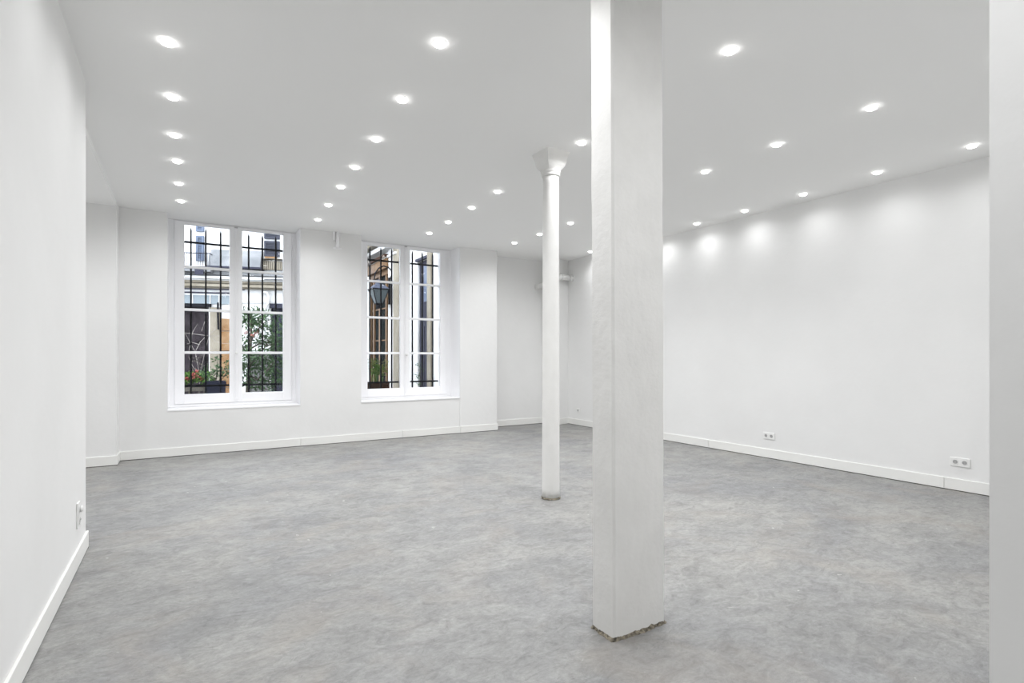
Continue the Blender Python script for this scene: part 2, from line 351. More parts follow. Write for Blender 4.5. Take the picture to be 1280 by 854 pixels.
# ------------------------------------------------------------------ columns
def ragged_pillar():
    x0, x1, y0, y1 = 1.618, 1.936, 1.783, 1.935
    root = thing('square_pillar', 'thick square plastered white pillar in the foreground, rough at its foot', 'pillar', ((x0+x1)/2, (y0+y1)/2, 0))
    hx, hy = (x1-x0)/2, (y1-y0)/2; ch = 0.010
    ring = []
    def seg(a, b_, n):
        for k in range(n): ring.append((a[0]+(b_[0]-a[0])*k/n, a[1]+(b_[1]-a[1])*k/n))
    P = [(-hx+ch, -hy), (hx-ch, -hy), (hx, -hy+ch), (hx, hy-ch), (hx-ch, hy), (-hx+ch, hy), (-hx, hy-ch), (-hx, -hy+ch)]
    ns = [44, 2, 20, 2, 44, 2, 20, 2]
    for k in range(8): seg(P[k], P[(k+1) % 8], ns[k])
    s = nb(); rows = []
    NZ = 120
    for j in range(NZ+1):
        row = []
        for k, (x, y) in enumerate(ring):
            z = 0.016 + (H-0.016)*j/NZ
            if j == 0: z = 0.006 + 0.016*(noise.noise(Vector((x*30, y*30, 3)))+0.5) + random.uniform(-0.003, 0.003); z = max(z, 0.002)
            d = 0.0022*noise.noise(Vector((x*6, y*6, z*3.5))) + 0.0010*noise.noise(Vector((x*30, y*30, z*22)))
            q = Vector((x, y, 0)).normalized()*d
            lean = -0.014*(z/H)
            row.append(s.verts.new((x+q.x+lean, y+q.y, z)))
        rows.append(row)
    n = len(ring)
    for a, c in zip(rows, rows[1:]):
        for k in range(n): s.faces.new((a[k], a[(k+1) % n], c[(k+1) % n], c[k]))
    s.faces.new(rows[0][::-1]); s.faces.new(rows[-1])
    obj('shaft', s, 'plaster', root)
    s = nb()                                     # crumbled mortar showing under the plaster
    r1, r2, r3 = [], [], []
    for k, (x, y) in enumerate(ring):
        sc = 1 + 0.035*(noise.noise(Vector((x*25, y*25, 9)))+0.55)
        px, py = x*0.99, y*0.985
        off = Vector((x, y, 0)).normalized()*(0.008+0.011*(noise.noise(Vector((x*40, y*40, 1)))+0.4))
        r1.append(s.verts.new((px+off.x, py+off.y, 0.0005))); r2.append(s.verts.new((px+off.x*0.25, py+off.y*0.25, 0.008+random.uniform(0, 0.005))))
        r3.append(s.verts.new((px*0.97, py*0.95, 0.018)))
    for a, c in ((r1, r2), (r2, r3)):
        for k in range(n): s.faces.new((a[k], a[(k+1) % n], c[(k+1) % n], c[k]))
    s.faces.new(r1[::-1]); s.faces.new(r3)
    obj('foot', s, 'mortar', root)['label'] = 'dark crumbled mortar foot'
ragged_pillar()

def round_column():
    cx, cy = 0.0, 0.0
    c = Vector((2.79, 3.895, 0))
    root = thing('round_column', 'slim round white column with a flared square capital', 'column', c)
    s = nb(); prof = []
    for j in range(41):
        z = 0.012+(2.84-0.012)*j/40; prof.append((0.0775-0.0068*(z/2.8), z))
    lathe(s, prof, n=40)
    for v in s.verts: v.co += Vector((v.co.x, v.co.y, 0)).normalized()*0.0012*noise.noise(v.co*9)
    obj('shaft', s, 'plaster', root, smooth=True)
    s = nb(); lathe(s, [(0.084, 0.0), (0.087, 0.006), (0.080, 0.014), (0.072, 0.016)], n=40)
    for v in s.verts: v.co += Vector((v.co.x, v.co.y, 0))*0.06*noise.noise(v.co*50+Vector((0, 0, 5)))
    obj('foot', s, 'mortar', root)['label'] = 'dark mortar ring at the floor'
    # capital: beads at the neck, square cavetto growing into an abacus
    s = nb()
    lathe(s, [(0.070, 2.835), (0.080, 2.838), (0.084, 2.848), (0.080, 2.858), (0.077, 2.862), (0.086, 2.868), (0.089, 2.878), (0.086, 2.887), (0.078, 2.890)], n=40)
    obj('neck_ring', s, 'plaster', root, smooth=True)
    s = nb(); rows = []
    pr = [(0.080, 2.885, 0.9), (0.084, 2.895, 0.7), (0.091, 2.910, 0.45), (0.099, 2.930, 0.3), (0.104, 2.955, 0.2), (0.106, 2.985, 0.15), (0.110, 3.005, 0.12), (0.117, 3.022, 0.1), (0.121, 3.035, 0.08), (0.122, H, 0.08)]
    n = 64
    for hw, z, rd in pr:
        row = []
        for k in range(n):
            a = 2*math.pi*k/n; ca, sa = math.cos(a), math.sin(a)
            sq = 1/max(abs(ca), abs(sa)); r = hw*(sq*(1-rd)+rd)
            r = min(r, hw*1.40)
            row.append(s.verts.new((r*ca, r*sa, z)))
        rows.append(row)
    for a, c_ in zip(rows, rows[1:]):
        for k in range(n): s.faces.new((a[k], a[(k+1) % n], c_[(k+1) % n], c_[k]))
    s.faces.new(rows[0][::-1]); s.faces.new(rows[-1])
    obj('capital', s, 'plaster', root)
round_column()

# ------------------------------------------------------------------ ceiling spotlights
def spot_proto():
    s = nb(); lathe(s, [(0.034, H), (0.042, H-0.0003), (0.042, H-0.0015), (0.039, H-0.002), (0.035, H-0.002)], n=32)
    ring = s
    d = nb(); lathe(d, [(0.036, 0.0), (0.036, -0.006), (0.033, -0.013), (0.021, -0.019), (0.004, -0.021)], n=28)
    for v in ring.verts: v.co.z -= H
    me1 = obj('trim_ring', ring, 'plastic', smooth=True); me2 = obj('lamp', d, 'lamp', smooth=True)
    return me1, me2
ring_o, lamp_o = spot_proto()
ld = bpy.data.lights.new('spot_beam', 'SPOT'); ld.energy = 26.0; ld.spot_size = R(166); ld.spot_blend = 1.0; ld.shadow_soft_size = 0.035
ld.color = (0.985, 0.99, 1.0)
first = [True]
lds = {}
def beam_data(k):
    if k not in lds: c = ld.copy(); c.energy = ld.energy*k; lds[k] = c
    return lds[k]
def downlight(x, y, label, z=H):
    k = 0.43 if (x < 0.3 and y < 4.6) or x > 5.5 else (1.2 if x < 0.3 else (1.3 if x < 2 else 1.5))     # lamps close to a wall are dimmed
    if x > 5.8: k = 0.9 if y > 6.8 else 0.34
    if 1 < x < 2 and 0.5 < y < 3.3: k = 1.6
    if y < 0.5: k *= 0.72
    if 2.8 < x < 2.9: k = 1.05            # close to the round column
    if z < H: k = 2.0
    if y > 7: k *= 0.8
    root = thing('ceiling_spotlight', label, 'ceiling light', (x, y, z), 0, 'recessed round ceiling spotlights')
    for o in (ring_o, lamp_o):
        if first[0]: c = o
        else: c = o.copy(); C.objects.link(c)
        c.parent = root
    first[0] = False
    l = bpy.data.objects.new('beam', beam_data(round(k, 3))); C.objects.link(l); l.parent = root; l.location = (0, 0, -0.03)
rows = {
 'in the row nearest the left wall': [(-.065, 3.65), (-.05, 4.40), (-.045, 5.15), (-.03, 5.82), (-.02, 6.56), (0, 7.29)],
 'in the second row from the left wall': [(1.26, 2.85), (1.315, 3.61), (1.37, 4.38), (1.405, 5.13), (1.435, 5.80), (1.485, 6.57), (1.525, 7.34)],
 'in the middle row': [(2.74, 2.03), (2.86, 3.55), (2.93, 5.08), (2.98, 5.79), (3.03, 6.57), (3.07, 7.30)],
 'in the second row from the right wall': [(4.235, 1.96), (4.29, 2.72), (4.325, 3.48), (4.45, 5.76), (4.47, 6.52), (4.47, 7.22)],
 'in the row nearest the right wall': [(5.73, 1.87), (5.77, 2.62), (5.85, 3.40), (5.90, 4.16), (5.92, 4.90), (5.95, 7.15)],
}
ordn = ['nearest the camera', 'second from the camera', 'third from the camera', 'fourth from the camera', 'fifth from the camera', 'sixth from the camera']
for rn, pts in rows.items():
    for k, (x, y) in enumerate(pts):
        last = k == len(pts)-1
        downlight(x, y, 'lit round spotlight %s, %s' % (rn, 'farthest from the camera' if last else ordn[k]))
hidden = [(-.07, 2.90, 'just above the picture beside the left wall'), (-.07, 1.6, 'overhead beside the left wall'), (1.22, 2.12, 'overhead between the camera and the pillar'),  # unseen spotlights added for fill, carrying the rows on
          (1.15, 0.9, 'almost above the camera'), (2.80, 2.79, 'hidden behind the square pillar, middle row'), (4.36, 4.24, 'hidden behind the square pillar, nearer'),
          (4.41, 5.0, 'hidden behind the square pillar, farther'), (5.93, 5.65, 'hidden behind the pillar near the right wall'), (5.94, 6.4, 'hidden behind the pillar near the far corner'),
          (2.75, 1.15, 'overhead left of the near wall edge'), (4.2, 1.2, 'overhead behind the near wall edge'), (5.7, 1.12, 'overhead in the near right corner'),
          (-0.05, 0.15, 'above the camera on the left'), (1.15, 0.1, 'above the camera on the right'),
          (-0.05, -0.7, 'just behind the camera on the left'), (1.1, -0.7, 'just behind the camera on the right'), (-0.05, -1.5, 'behind the camera on the left'), (1.1, -1.5, 'behind the camera on the right')]
for x, y, t in hidden: downlight(x, y, 'added unseen round spotlight ' + t)
for x, y, t in ((-1.55, 5.3, 'nearer'), (-1.55, 6.7, 'farther')):  # unseen lamps added to brighten the pier and the lower ceiling
    downlight(x, y, 'added unseen round spotlight in the left alcove ceiling, %s' % t, 2.985)

# ------------------------------------------------------------------ sockets
def socket_plate(n, vert=False):
    """plate in local x (along the wall) and z, facing local -y; n modules"""
    w = 0.082 + 0.071*(n-1); hh = 0.082
    if vert: w, hh = hh, w
    return w, hh
def socket(label, loc, rz, n=2, vert=False, plug=False):
    root = thing('wall_socket', label, 'socket', loc, rz, 'white wall sockets')
    w, hh = socket_plate(n, vert)
    obj('plate', bx((-w/2, w/2, -0.011, 0, -hh/2, hh/2)), 'plastic', root, bev=0.004)
    for k in range(n):
        off = (k-(n-1)/2)*0.071
        cx, cz = (0, off) if vert else (off, 0)
        s = nb(); tube(s, [(cx+0.0205*math.cos(t), -0.0128, cz+0.0205*math.sin(t)) for t in [2*math.pi*q/28 for q in range(29)]], 0.0016, 6, False)
        ring = obj('socket_ring', s, 'plastic', root)
        s = nb(); lathe(s, [(0.019, -0.0108), (0.019, -0.0120), (0.001, -0.0120)], (cx, 0, cz), 24, 'y')
        obj('socket_well', s, 'well', root)
        s = nb()
        for dx in (-0.0095, 0.0095): tube(s, [(cx+dx, -0.0126, cz-0.003), (cx+dx, -0.0130, cz-0.003)], 0.003, 10)
        obj('pin_hole', s, 'grey_plastic', root)
        s = nb(); tube(s, [(cx, -0.0126, cz+0.009), (cx, -0.021, cz+0.009)], 0.0025, 10)
        obj('earth_pin', s, 'brass', root)
    if plug:
        s = nb(); lathe(s, [(0.019, -0.0150), (0.021, -0.024), (0.015, -0.029), (0.004, -0.030)], (0, 0, 0.036), 24, 'y')
        obj('blanking_plug', s, 'plastic', root, smooth=True)
for lab, x, y, n in (('white double wall socket on the right wall, the nearer one', 1200.5, 578, 2), ('white double wall socket farther along the right wall', 961.5, 545, 2), ('small socket near the far right corner', 723, 513.2, 1)):
    p = onX(x, y, XR); socket(lab, p, R(-90), n)
p = onX(96.5, 644, XL); socket('tall two gang socket low on the near left wall', p, R(90), 2, True, True)

# ------------------------------------------------------------------ pipes
root = thing('wall_pipe', 'fat white painted pipe crossing the far corner behind the column', 'pipe', (5.75, 8.05, 2.62))
o = Vector((5.75, 8.05, 2.62))
pts = [(5.66, 8.335, 2.555), (5.665, 8.22, 2.56), (5.685, 8.12, 2.58), (5.72, 8.00, 2.62), (5.77, 7.90, 2.665), (5.84, 7.87, 2.69), (5.95, 7.895, 2.70), (6.165, 7.95, 2.70)]
s = nb(); tube(s, [Vector(p)-o for p in pts], 0.048, 18); obj('pipe_run', s, 'plastic', root, smooth=True)
for a, c in (((5.86, 7.872, 2.692), (5.92, 7.887, 2.697)), ((6.10, 7.934, 2.70), (6.166, 7.95, 2.70)), ((5.66, 8.345, 2.555), (5.662, 8.29, 2.556))):
    s = nb(); tube(s, [Vector(a)-o, Vector(c)-o], 0.060, 18); obj('collar', s, 'plastic', root, smooth=False)
p = onY(420.5, 303, YW)
root = thing('pipe_stub', 'small white pipe stub and bracket high on the wall between the windows', 'pipe', (p.x, YW, p.z))
s = nb(); tube(s, [(0.01, -0.03, H-p.z), (0.01, -0.03, 0.0), (0.01, -0.028, -0.05), (0.01, -0.001, -0.075)], 0.024, 14); obj('stub', s, 'wood_white', root, smooth=True)
obj('bracket', bx((-0.05, 0.075, -0.012, 0, -0.10, -0.075)), 'wood_white', root, bev=0.003)
obj('cable_clip', bx((-0.05, -0.025, -0.03, 0, 0.02, H-p.z)), 'wood_white', root, bev=0.003)

# ------------------------------------------------------------------ outside: ground and ledges
struct('ground', bx((-14, 14, 8.62, 26, -0.25, -0.1)), 'paving', 'paved floor of the courtyard outside', 'ground')
for i, (a, c) in enumerate(((-0.15, 1.45), (2.28, 3.86))):
    struct('trim_%d' % (i+3), bx((a, c, 8.622, 8.88, 0.60, 0.70)), 'cream', 'stone outer ledge of the %s window' % ['left', 'right'][i], 'sill', bev=0.01)

# ---- opposite building
ANG = math.atan2(-0.339, 0.941)
O = Vector((1.05, 14.6, -0.1)); EX = Vector((math.cos(ANG), math.sin(ANG), 0)); NY = Vector((-math.sin(ANG), math.cos(ANG), 0))
def onF(x, y, out=0.0):       # local (t, z) on the opposite facade
    q = hit(x, y, O - NY*out, NY) - O
    return q.dot(EX), q.z
root = thing('courtyard_building', 'pale building across the courtyard with shutters and mouldings', 'building', O, ANG)
FB = root
def fpart(name, m, *px, bev=0.0, parent=None):
    """px: (x0,y0,x1,y1,front,back) rectangles read off the facade plane; front > 0 stands out towards the room"""
    s = nb()
    for x0, y0, x1, y1, fr, bk in px:
        t0, z0 = onF(x0, y0, fr); t1, z1 = onF(x1, y1, fr)
        box(s, t0, t1, -fr, -bk, z0, z1)
    return obj(name, s, m, parent or FB, bev=bev)
tl, _ = onF(60, 400); tr, _ = onF(520, 400)
ztop = 7.0; z_door = onF(245, 383)[1]
tA0, tA1 = onF(215, 400)[0], onF(261, 400)[0]; tB0, tB1 = onF(338, 400)[0], onF(372, 400)[0]
w = nb()
TR = onF(445, 400)[0]
for a, c in ((-9, tA0), (tA1, tB0), (tB1, TR)): box(w, a, c, 0, 0.4, 0, z_door)
box(w, -9, TR, 0, 0.4, z_door, ztop)
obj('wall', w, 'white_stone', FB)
# dark doorways set back in the wall
for a, c, nm in ((tA0, tA1, 'dark wooden double door'), (tB0, tB1, 'dark slate door')):
    s = nb(); box(s, a, c, 0.12, 0.18, 0, z_door)
    d = obj('door', s, 'dark_door' if a == tA0 else 'slate_door', FB); d['label'] = nm
    s = nb(); nP = 4
    for j in range(2):
        for k in range(3):
            xx0 = a+(c-a)*(j+0.12)/2; xx1 = a+(c-a)*(j+0.88)/2; zz0 = 0.15+(z_door-0.2)*k/3; zz1 = zz0+(z_door-0.2)/3-0.12
            box(s, xx0, xx1, 0.105, 0.12, zz0, zz1)
    obj('door_panel', s, 'dark_door' if a == tA0 else 'slate_door', d, bev=0.01)
s = nb(); box(s, tA0-0.03, tA1+0.06, -0.10, 0.0, z_door-0.02, z_door+0.06); obj('lintel', s, 'iron', FB)
s = nb(); box(s, tB0-0.02, tB1+0.06, -0.03, 0.0, z_door-0.01, z_door+0.10); obj('lintel', s, 'slate_door', FB)
# pale glazed fanlight band above the left door
g_ = fpart('fanlight', 'pale_glass', (224, 368.5, 287, 380.5, 0.02, 0.0))
for x_ in (240, 262, 273): fpart('glazing_bar', 'white_stone', (x_, 368.5, x_+1.2, 380.5, 0.035, 0.02), parent=g_)
# grey slab painting the tree's leaf shade onto the foot of the white wall
_, zshade = onF(320, 441); s = nb(); box(s, tA1+0.9, tB0-0.02, -0.03, 0, 0, zshade); obj('leaf_shade', s, 'leaf_shade', FB)
# stone piers
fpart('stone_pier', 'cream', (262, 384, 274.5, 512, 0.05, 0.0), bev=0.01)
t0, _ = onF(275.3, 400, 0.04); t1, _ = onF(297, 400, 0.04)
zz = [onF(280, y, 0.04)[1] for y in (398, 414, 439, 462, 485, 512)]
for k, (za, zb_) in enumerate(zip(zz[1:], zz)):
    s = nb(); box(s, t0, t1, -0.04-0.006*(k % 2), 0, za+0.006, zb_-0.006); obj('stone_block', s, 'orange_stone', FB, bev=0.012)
# horizontal mouldings (run the whole facade)
def mould(y, thick, out, m, t_0=-9, t_1=TR):
    _, z = onF(290, y); s = nb()
    box(s, t_0, t_1, -out, 0, z-thick/2, z+thick/2); box(s, t_0, t_1, -out*0.6, 0, z-thick/2-0.03, z-thick/2)
    return obj('cornice', s, m, FB)
mould(342.5, 0.10, 0.16, 'grey_stone'); mould(349.0, 0.06, 0.24, 'white_stone'); mould(353.5, 0.05, 0.12, 'cream'); mould(358.5, 0.06, 0.20, 'cream'); mould(376, 0.04, 0.05, 'white_stone', onF(290, 376)[0])
for y in (362.6, 367.0):
    _, z = onF(260, y); s = nb(); tube(s, [(-9, -0.28, z+0.02), (-3, -0.28, z), (-0.3, -0.28, z-0.015), (onF(292, y)[0] if y > 365 else 0.35, -0.28, z-0.01)], 0.014 if y < 365 else 0.02, 8)
    obj('cable', s, 'cable', FB)
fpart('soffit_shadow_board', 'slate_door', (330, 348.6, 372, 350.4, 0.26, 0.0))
# zinc hood block in the middle of the upper floor
s = nb(); a, zt_ = onF(261, 310, 0.22); c, zb_ = onF(326, 335, 0.22)
prof = [(-0.05, zt_), (-0.20, (zt_+zb_)/2+0.1), (-0.30, zb_)]
v = [s.verts.new(p_) for t_ in (a, c) for p_ in ((t_, 0, zt_), (t_, -0.05, zt_), (t_, -0.20, (zt_+zb_)/2+0.05), (t_, -0.30, zb_), (t_, 0, zb_))]
s.faces.new(v[:5]); s.faces.new(v[5:][::-1])
for k in range(5): s.faces.new((v[k], v[(k+1) % 5], v[5+(k+1) % 5], v[5+k]))
obj('zinc_hood', s, 'grey_stone', FB)
s = nb(); box(s, a-0.03, c+0.03, -0.33, 0, zb_-0.04, zb_); obj('hood_ledge', s, 'slate_door', FB)
# shutters with louvres
def shutter(x0, y0, x1, y1, m, gaps=()):
    t0, zt_ = onF(x0, y0, 0.06); t1, zb_ = onF(x1, y1, 0.06)
    s = nb()
    for q in ((t0, t0+0.045), (t1-0.045, t1)): box(s, q[0], q[1], -0.07, -0.01, zb_, zt_)
    for z in (zb_, zt_-0.05): box(s, t0+0.045, t1-0.045, -0.07, -0.01, z, z+0.05)
    sh = obj('shutter', s, m, FB)
    s = nb(); z = zb_+0.06
    while z < zt_-0.06:
        vv = box(s, t0+0.045, t1-0.045, -0.055, -0.02, z, z+0.022)
        z += 0.034
    box(s, t0+0.04, t1-0.04, -0.018, -0.008, zb_+0.02, zt_-0.02)
    obj('louvre', s, m, sh)
shutter(244.8, 262, 254.6, 289.5, 'shutter_blue'); shutter(244.8, 294.5, 254.6, 326, 'shutter_blue')
shutter(330.2, 280, 349.3, 299.0, 'shutter_dark'); shutter(330.2, 301.0, 349.3, 321, 'shutter_dark')
fpart('window_ledge', 'cream', (325, 322.8, 356, 324.2, 0.20, 0.0))
s = nb(); tA_, za_ = onF(326, 326, 0.08); tB_, zb_ = onF(360, 338, 0.08); n = 14
for k in range(n): box(s, tA_+(tB_-tA_)*(k+0.12)/n, tA_+(tB_-tA_)*(k+0.88)/n, -0.08, 0, zb_, za_)
obj('fluted_panel', s, 'cream', FB)
# small flower pots in a row on the ledge = part of the ledge dressing
fpart('flower_box', 'orange_stone', (331, 320.6, 345, 322.8, 0.18, 0.05))
# balcony railing under the left shutter
s = nb()
for y in (315.5, 332.5):
    t0, z0 = onF(222, y, 0.35); t1, _ = onF(262, y, 0.35); tube(s, [(t0, -0.35, z0), (t1, -0.35, z0), (t1, 0, z0)], 0.012, 8)
tt0, zt0 = onF(222, 315.5, 0.35); tt1, zb0 = onF(262, 332.5, 0.35)
for k in range(15):
    t_ = tt0+(tt1-tt0)*k/14; tube(s, [(t_, -0.35, zb0), (t_, -0.35, zt0)], 0.005, 6)
obj('balcony_railing', s, 'cable', FB)
s = nb(); box(s, tt0, tt1+0.03, -0.40, 0, zb0-0.14, zb0-0.03); obj('balcony_slab', s, 'grey_stone', FB)
fpart('air_grille', 'slate_door', (243.5, 334.5, 254, 343.5, 0.42, 0.40))
# drain pipe and white curved pipe
s = nb(); q = [onF(x, y, 0.12) for x, y in ((327, 364.5), (333, 365.5), (336, 371), (335, 379), (331, 386), (330, 400), (330, 430))]
tube(s, [(a_, -0.10, b_) for a_, b_ in q], 0.028, 10); obj('curved_pipe', s, 'white_stone', FB, smooth=True)
s = nb(); q = [onF(x, y, 0.12) for x, y in ((272, 378), (272, 392), (272.6, 412))]
tube(s, [(a_, -0.10, b_) for a_, b_ in q], 0.022, 8); obj('drain_pipe', s, 'iron', FB)

# ---- building on the right side of the courtyard
XS = 4.30
SB = thing('side_building', 'cream side building with wood window and slate door, right of the courtyard', 'building', (XS, 11, -0.1))
so = Vector((XS, 11, -0.1))
def sY(x): return onX(x, 400, XS).y
def sZ(x, y, out=0.0): return onX(x, y, XS-out).z
def spart(name, m, *q, bev=0.0, parent=None):
    s = nb()
    for y0, y1, out, bk, z0, z1 in q: box(s, -out, -bk, y0-so.y, y1-so.y, z0-so.z, z1-so.z)
    return obj(name, s, m, parent or SB, bev=bev)
yWf, yWn = sY(461.5), sY(487.3)
ybe0, ybe1 = sY(500), sY(495)
yd1, yd0 = sY(522.3), sY(536)
zlint = sZ(475, 338); zdoor = sZ(530, 325)
YE = 17.5
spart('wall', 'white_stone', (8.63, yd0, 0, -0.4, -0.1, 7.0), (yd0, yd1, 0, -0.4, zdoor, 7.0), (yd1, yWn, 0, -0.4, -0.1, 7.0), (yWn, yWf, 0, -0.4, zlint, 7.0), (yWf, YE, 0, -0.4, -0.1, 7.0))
wf = spart('wood_window', 'wood', *[(y-0.045, y+0.045, -0.02, -0.10, -0.1, zlint) for y in (yWf-0.05, sY(466), sY(473.2), sY(481.5), yWn+0.02)],
      (yWn, yWf, -0.01, -0.10, zlint-0.16, zlint), *[(yWn, yWf, -0.045, -0.08, z, z+0.028) for z in (0.85, 1.65, 2.45)])
spart('wood_fascia', 'wood', (yWn-0.05, yWf, 0.10, 0.0, zlint-0.05, zlint+0.20), bev=0.01)
spart('wood_hood', 'brown_box', (yWn-0.08, yWf, 0.16, 0.0, zlint+0.20, zlint+0.27))
spart('pane', 'dark_glass', (yWn, yWf, -0.06, -0.075, -0.1, zlint), parent=wf)
spart('pilaster', 'white_stone', (sY(494.5), sY(487.5), 0.05, 0.0, -0.1, 3.9), bev=0.01)
spart('stone_pier', 'cream', (sY(501.5), sY(494.6), 0.07, 0.0, -0.1, 6.8), bev=0.01)
spart('stone_pier', 'cream', (sY(541.5), sY(536.8), 0.06, 0.0, -0.1, 6.8), bev=0.01)
dd = spart('door', 'slate_door', (yd0, yd1, -0.04, -0.10, -0.1, zdoor))
spart('door_panel', 'slate_door', (yd0+0.03, (yd0+yd1)/2-0.02, -0.03, -0.04, 0.1, 1.9), ((yd0+yd1)/2+0.02, yd1-0.03, -0.03, -0.04, 0.1, 1.9), bev=0.005, parent=dd)
spart('glazing', 'sky_glass', (yd0+0.03, (yd0+yd1)/2+0.03, -0.025, -0.04, sZ(531, 377), sZ(531, 330)), parent=dd)
spart('door_hood', 'slate_door', (yd0-0.02, yd1+0.03, 0.05, 0.0, zdoor, zdoor+0.06))
for z, out, th, m in ((sZ(470, 330), 0.10, 0.05, 'white_stone'), (sZ(470, 320), 0.22, 0.10, 'white_stone'), (sZ(470, 313), 0.34, 0.12, 'cream'), (sZ(470, 305), 0.46, 0.10, 'white_stone'), (sZ(470, 297), 0.30, 0.2, 'cream')):
    spart('cornice', m, (sY(499), YE, out, 0, z-th/2, z+th/2))

# lantern on a bracket fixed to the side building
ly = sY(490.8); lp = hit(473.3, 362, (0, ly, 0), (0, 1, 0)); lx = lp.x
LT = thing('wall_lantern', 'old four sided street lantern hanging from an arched iron bracket', 'lantern', (lx, ly, lp.z))
def frus(s, h0, z0, h1, z1):
    a = [s.verts.new((sx*h0, sy*h0, z0)) for sx, sy in ((-1,-1),(1,-1),(1,1),(-1,1))]; c = [s.verts.new((sx*h1, sy*h1, z1)) for sx, sy in ((-1,-1),(1,-1),(1,1),(-1,1))]
    for k in range(4): s.faces.new((a[k], a[(k+1) % 4], c[(k+1) % 4], c[k]))
    s.faces.new(a[::-1]); s.faces.new(c)
dz = 12.6/675
s = nb(); frus(s, 0.075, -18*dz, 0.185, -0.01); obj('glass_body', s, 'lantern_glass', LT)
s = nb()
for sx, sy in ((-1,-1),(1,-1),(1,1),(-1,1)): tube(s, [(sx*0.077, sy*0.077, -18*dz), (sx*0.188, sy*0.188, 0)], 0.012, 6)
for h_, z in ((0.08, -18*dz), (0.195, 0.0)):
    p4 = [(sx*h_, sy*h_, z) for sx, sy in ((-1,-1),(1,-1),(1,1),(-1,1))]
    for k in range(4): tube(s, [p4[k], p4[(k+1) % 4]], 0.014, 6)
obj('iron_frame', s, 'iron', LT)
s = nb(); frus(s, 0.205, 0.0, 0.10, 0.11); frus(s, 0.07, 0.11, 0.055, 0.19); frus(s, 0.085, 0.19, 0.03, 0.23); obj('roof', s, 'lantern_roof', LT)
s = nb(); lathe(s, [(0.08, -18*dz-0.01), (0.05, -18*dz-0.05), (0.065, -18*dz-0.07), (0.02, -18*dz-0.11)], n=16); obj('finial', s, 'iron', LT, smooth=True)
s = nb(); wx = XS-0.06-lx
arc = [(-0.09, 0, 0.10), (-0.11, 0, 0.22), (-0.08, 0, 0.38), (0.0, 0, 0.50), (0.12, 0, 0.565), (0.24, 0, 0.54), (0.33, 0, 0.44), (wx, 0, 0.26)]
arc = [(-0.03, 0, 0.22)]+[(a_*1.0, b_, c_) for a_, b_, c_ in arc[1:]]
tube(s, arc, 0.016, 8); tube(s, [(wx-0.02, 0, -0.34), (wx-0.02, 0, 0.30)], 0.03, 8); tube(s, [(0.19, 0, 0.02), (wx, 0, 0.04)], 0.014, 8)
obj('bracket', s, 'iron', LT)

# ------------------------------------------------------------------ plants
def leafquad(s, p, L, Wd, d):
    d = d.normalized(); up = Vector((random.uniform(-1, 1), random.uniform(-1, 1), random.uniform(-.2, 1))).normalized()
    sd = d.cross(up)
    if sd.length < 1e-3: sd = Vector((1, 0, 0))
    sd.normalize(); nrm = sd.cross(d)
    a = s.verts.new(p); b_ = s.verts.new(p+d*L*0.5+sd*Wd*0.5+nrm*L*0.06); c_ = s.verts.new(p+d*L-nrm*L*0.08); e = s.verts.new(p+d*L*0.5-sd*Wd*0.5+nrm*L*0.06)
    s.faces.new((a, b_, c_)); s.faces.new((a, c_, e))
def blob(s, c, r, n, L, Wd):
    c = Vector(c)
    for _ in range(n):
        q = Vector((random.gauss(0, 1), random.gauss(0, 1), random.gauss(0, 1))); q = q.normalized()*random.random()**0.5
        p = c + Vector((q.x*r[0], q.y*r[1], q.z*r[2]))
        leafquad(s, p, L*random.uniform(.6, 1.2), Wd*random.uniform(.7, 1.2), q + Vector((random.uniform(-.6, .6), random.uniform(-.6, .6), random.uniform(-.4, .6))))

# tree in the courtyard, right half of the left window
YT = 11.2
def tp(x, y, dy=0.0): return onY(x, y, YT+dy)
base = tp(310, 530); base.z = -0.1
TREE = thing('courtyard_tree', 'slender small tree with dark feathery leaves in the courtyard', 'tree', base)
s = nb()
tube(s, [Vector((0, 0, 0)), tp(309.5, 492)-base, tp(311, 470)-base, tp(313, 440)-base, tp(314, 410)-base, tp(313, 390)-base], [0.05, 0.04, 0.034, 0.026, 0.018, 0.01], 10)
br = [((311, 478), (322, 474), (335, 462), (346, 448)), ((312, 470), (326, 476), (342, 478), (352, 474)), ((313, 455), (322, 448), (330, 436), (340, 420)), ((313, 445), (306, 438), (300, 430), (296, 424)),
      ((314, 425), (322, 412), (330, 404), (340, 398)), ((313, 460), (306, 455), (300, 452), (292, 450)), ((311, 485), (324, 484), (334, 487), (345, 484)), ((314, 415), (308, 405), (306, 396), (305, 388)), ((313, 436), (324, 430), (338, 432), (350, 426))]
tips = []
for k, q in enumerate(br):
    dy = [0, .15, .35, .5]; sg = 1 if k % 2 else -1
    pp = [tp(x, y, sg*d)-base for (x, y), d in zip(q, dy)]; tube(s, pp, [0.018, 0.013, 0.009, 0.005], 6); tips += pp[1:]
obj('trunk', s, 'bark', TREE)
s = nb()
for (x, y, rx, rz, n) in ((316, 396, .14, .16, 90), (327, 393, .12, .10, 60), (309, 402, .12, .12, 70), (322, 408, .16, .10, 70), (345, 418, .15, .2, 100), (338, 432, .2, .14, 90), (328, 446, .2, .12, 70), (350, 440, .14, .2, 100),
                          (345, 458, .2, .16, 110), (332, 462, .16, .12, 60), (318, 458, .2, .12, 80), (309, 444, .12, .12, 50), (350, 472, .14, .14, 70), (306, 462, .1, .12, 50), (322, 426, .14, .1, 40), (338, 474, .2, .08, 40), (305, 425, .1, .12, 35), (306, 475, .1, .1, 40), (320, 480, .16, .08, 50), (305, 440, .08, .1, 30), (348, 402, .1, .1, 40)):
    blob(s, tp(x, y, random.uniform(-.2, .3))-base, (rx, .25, rz), int(n*1.35), 0.10, 0.034)
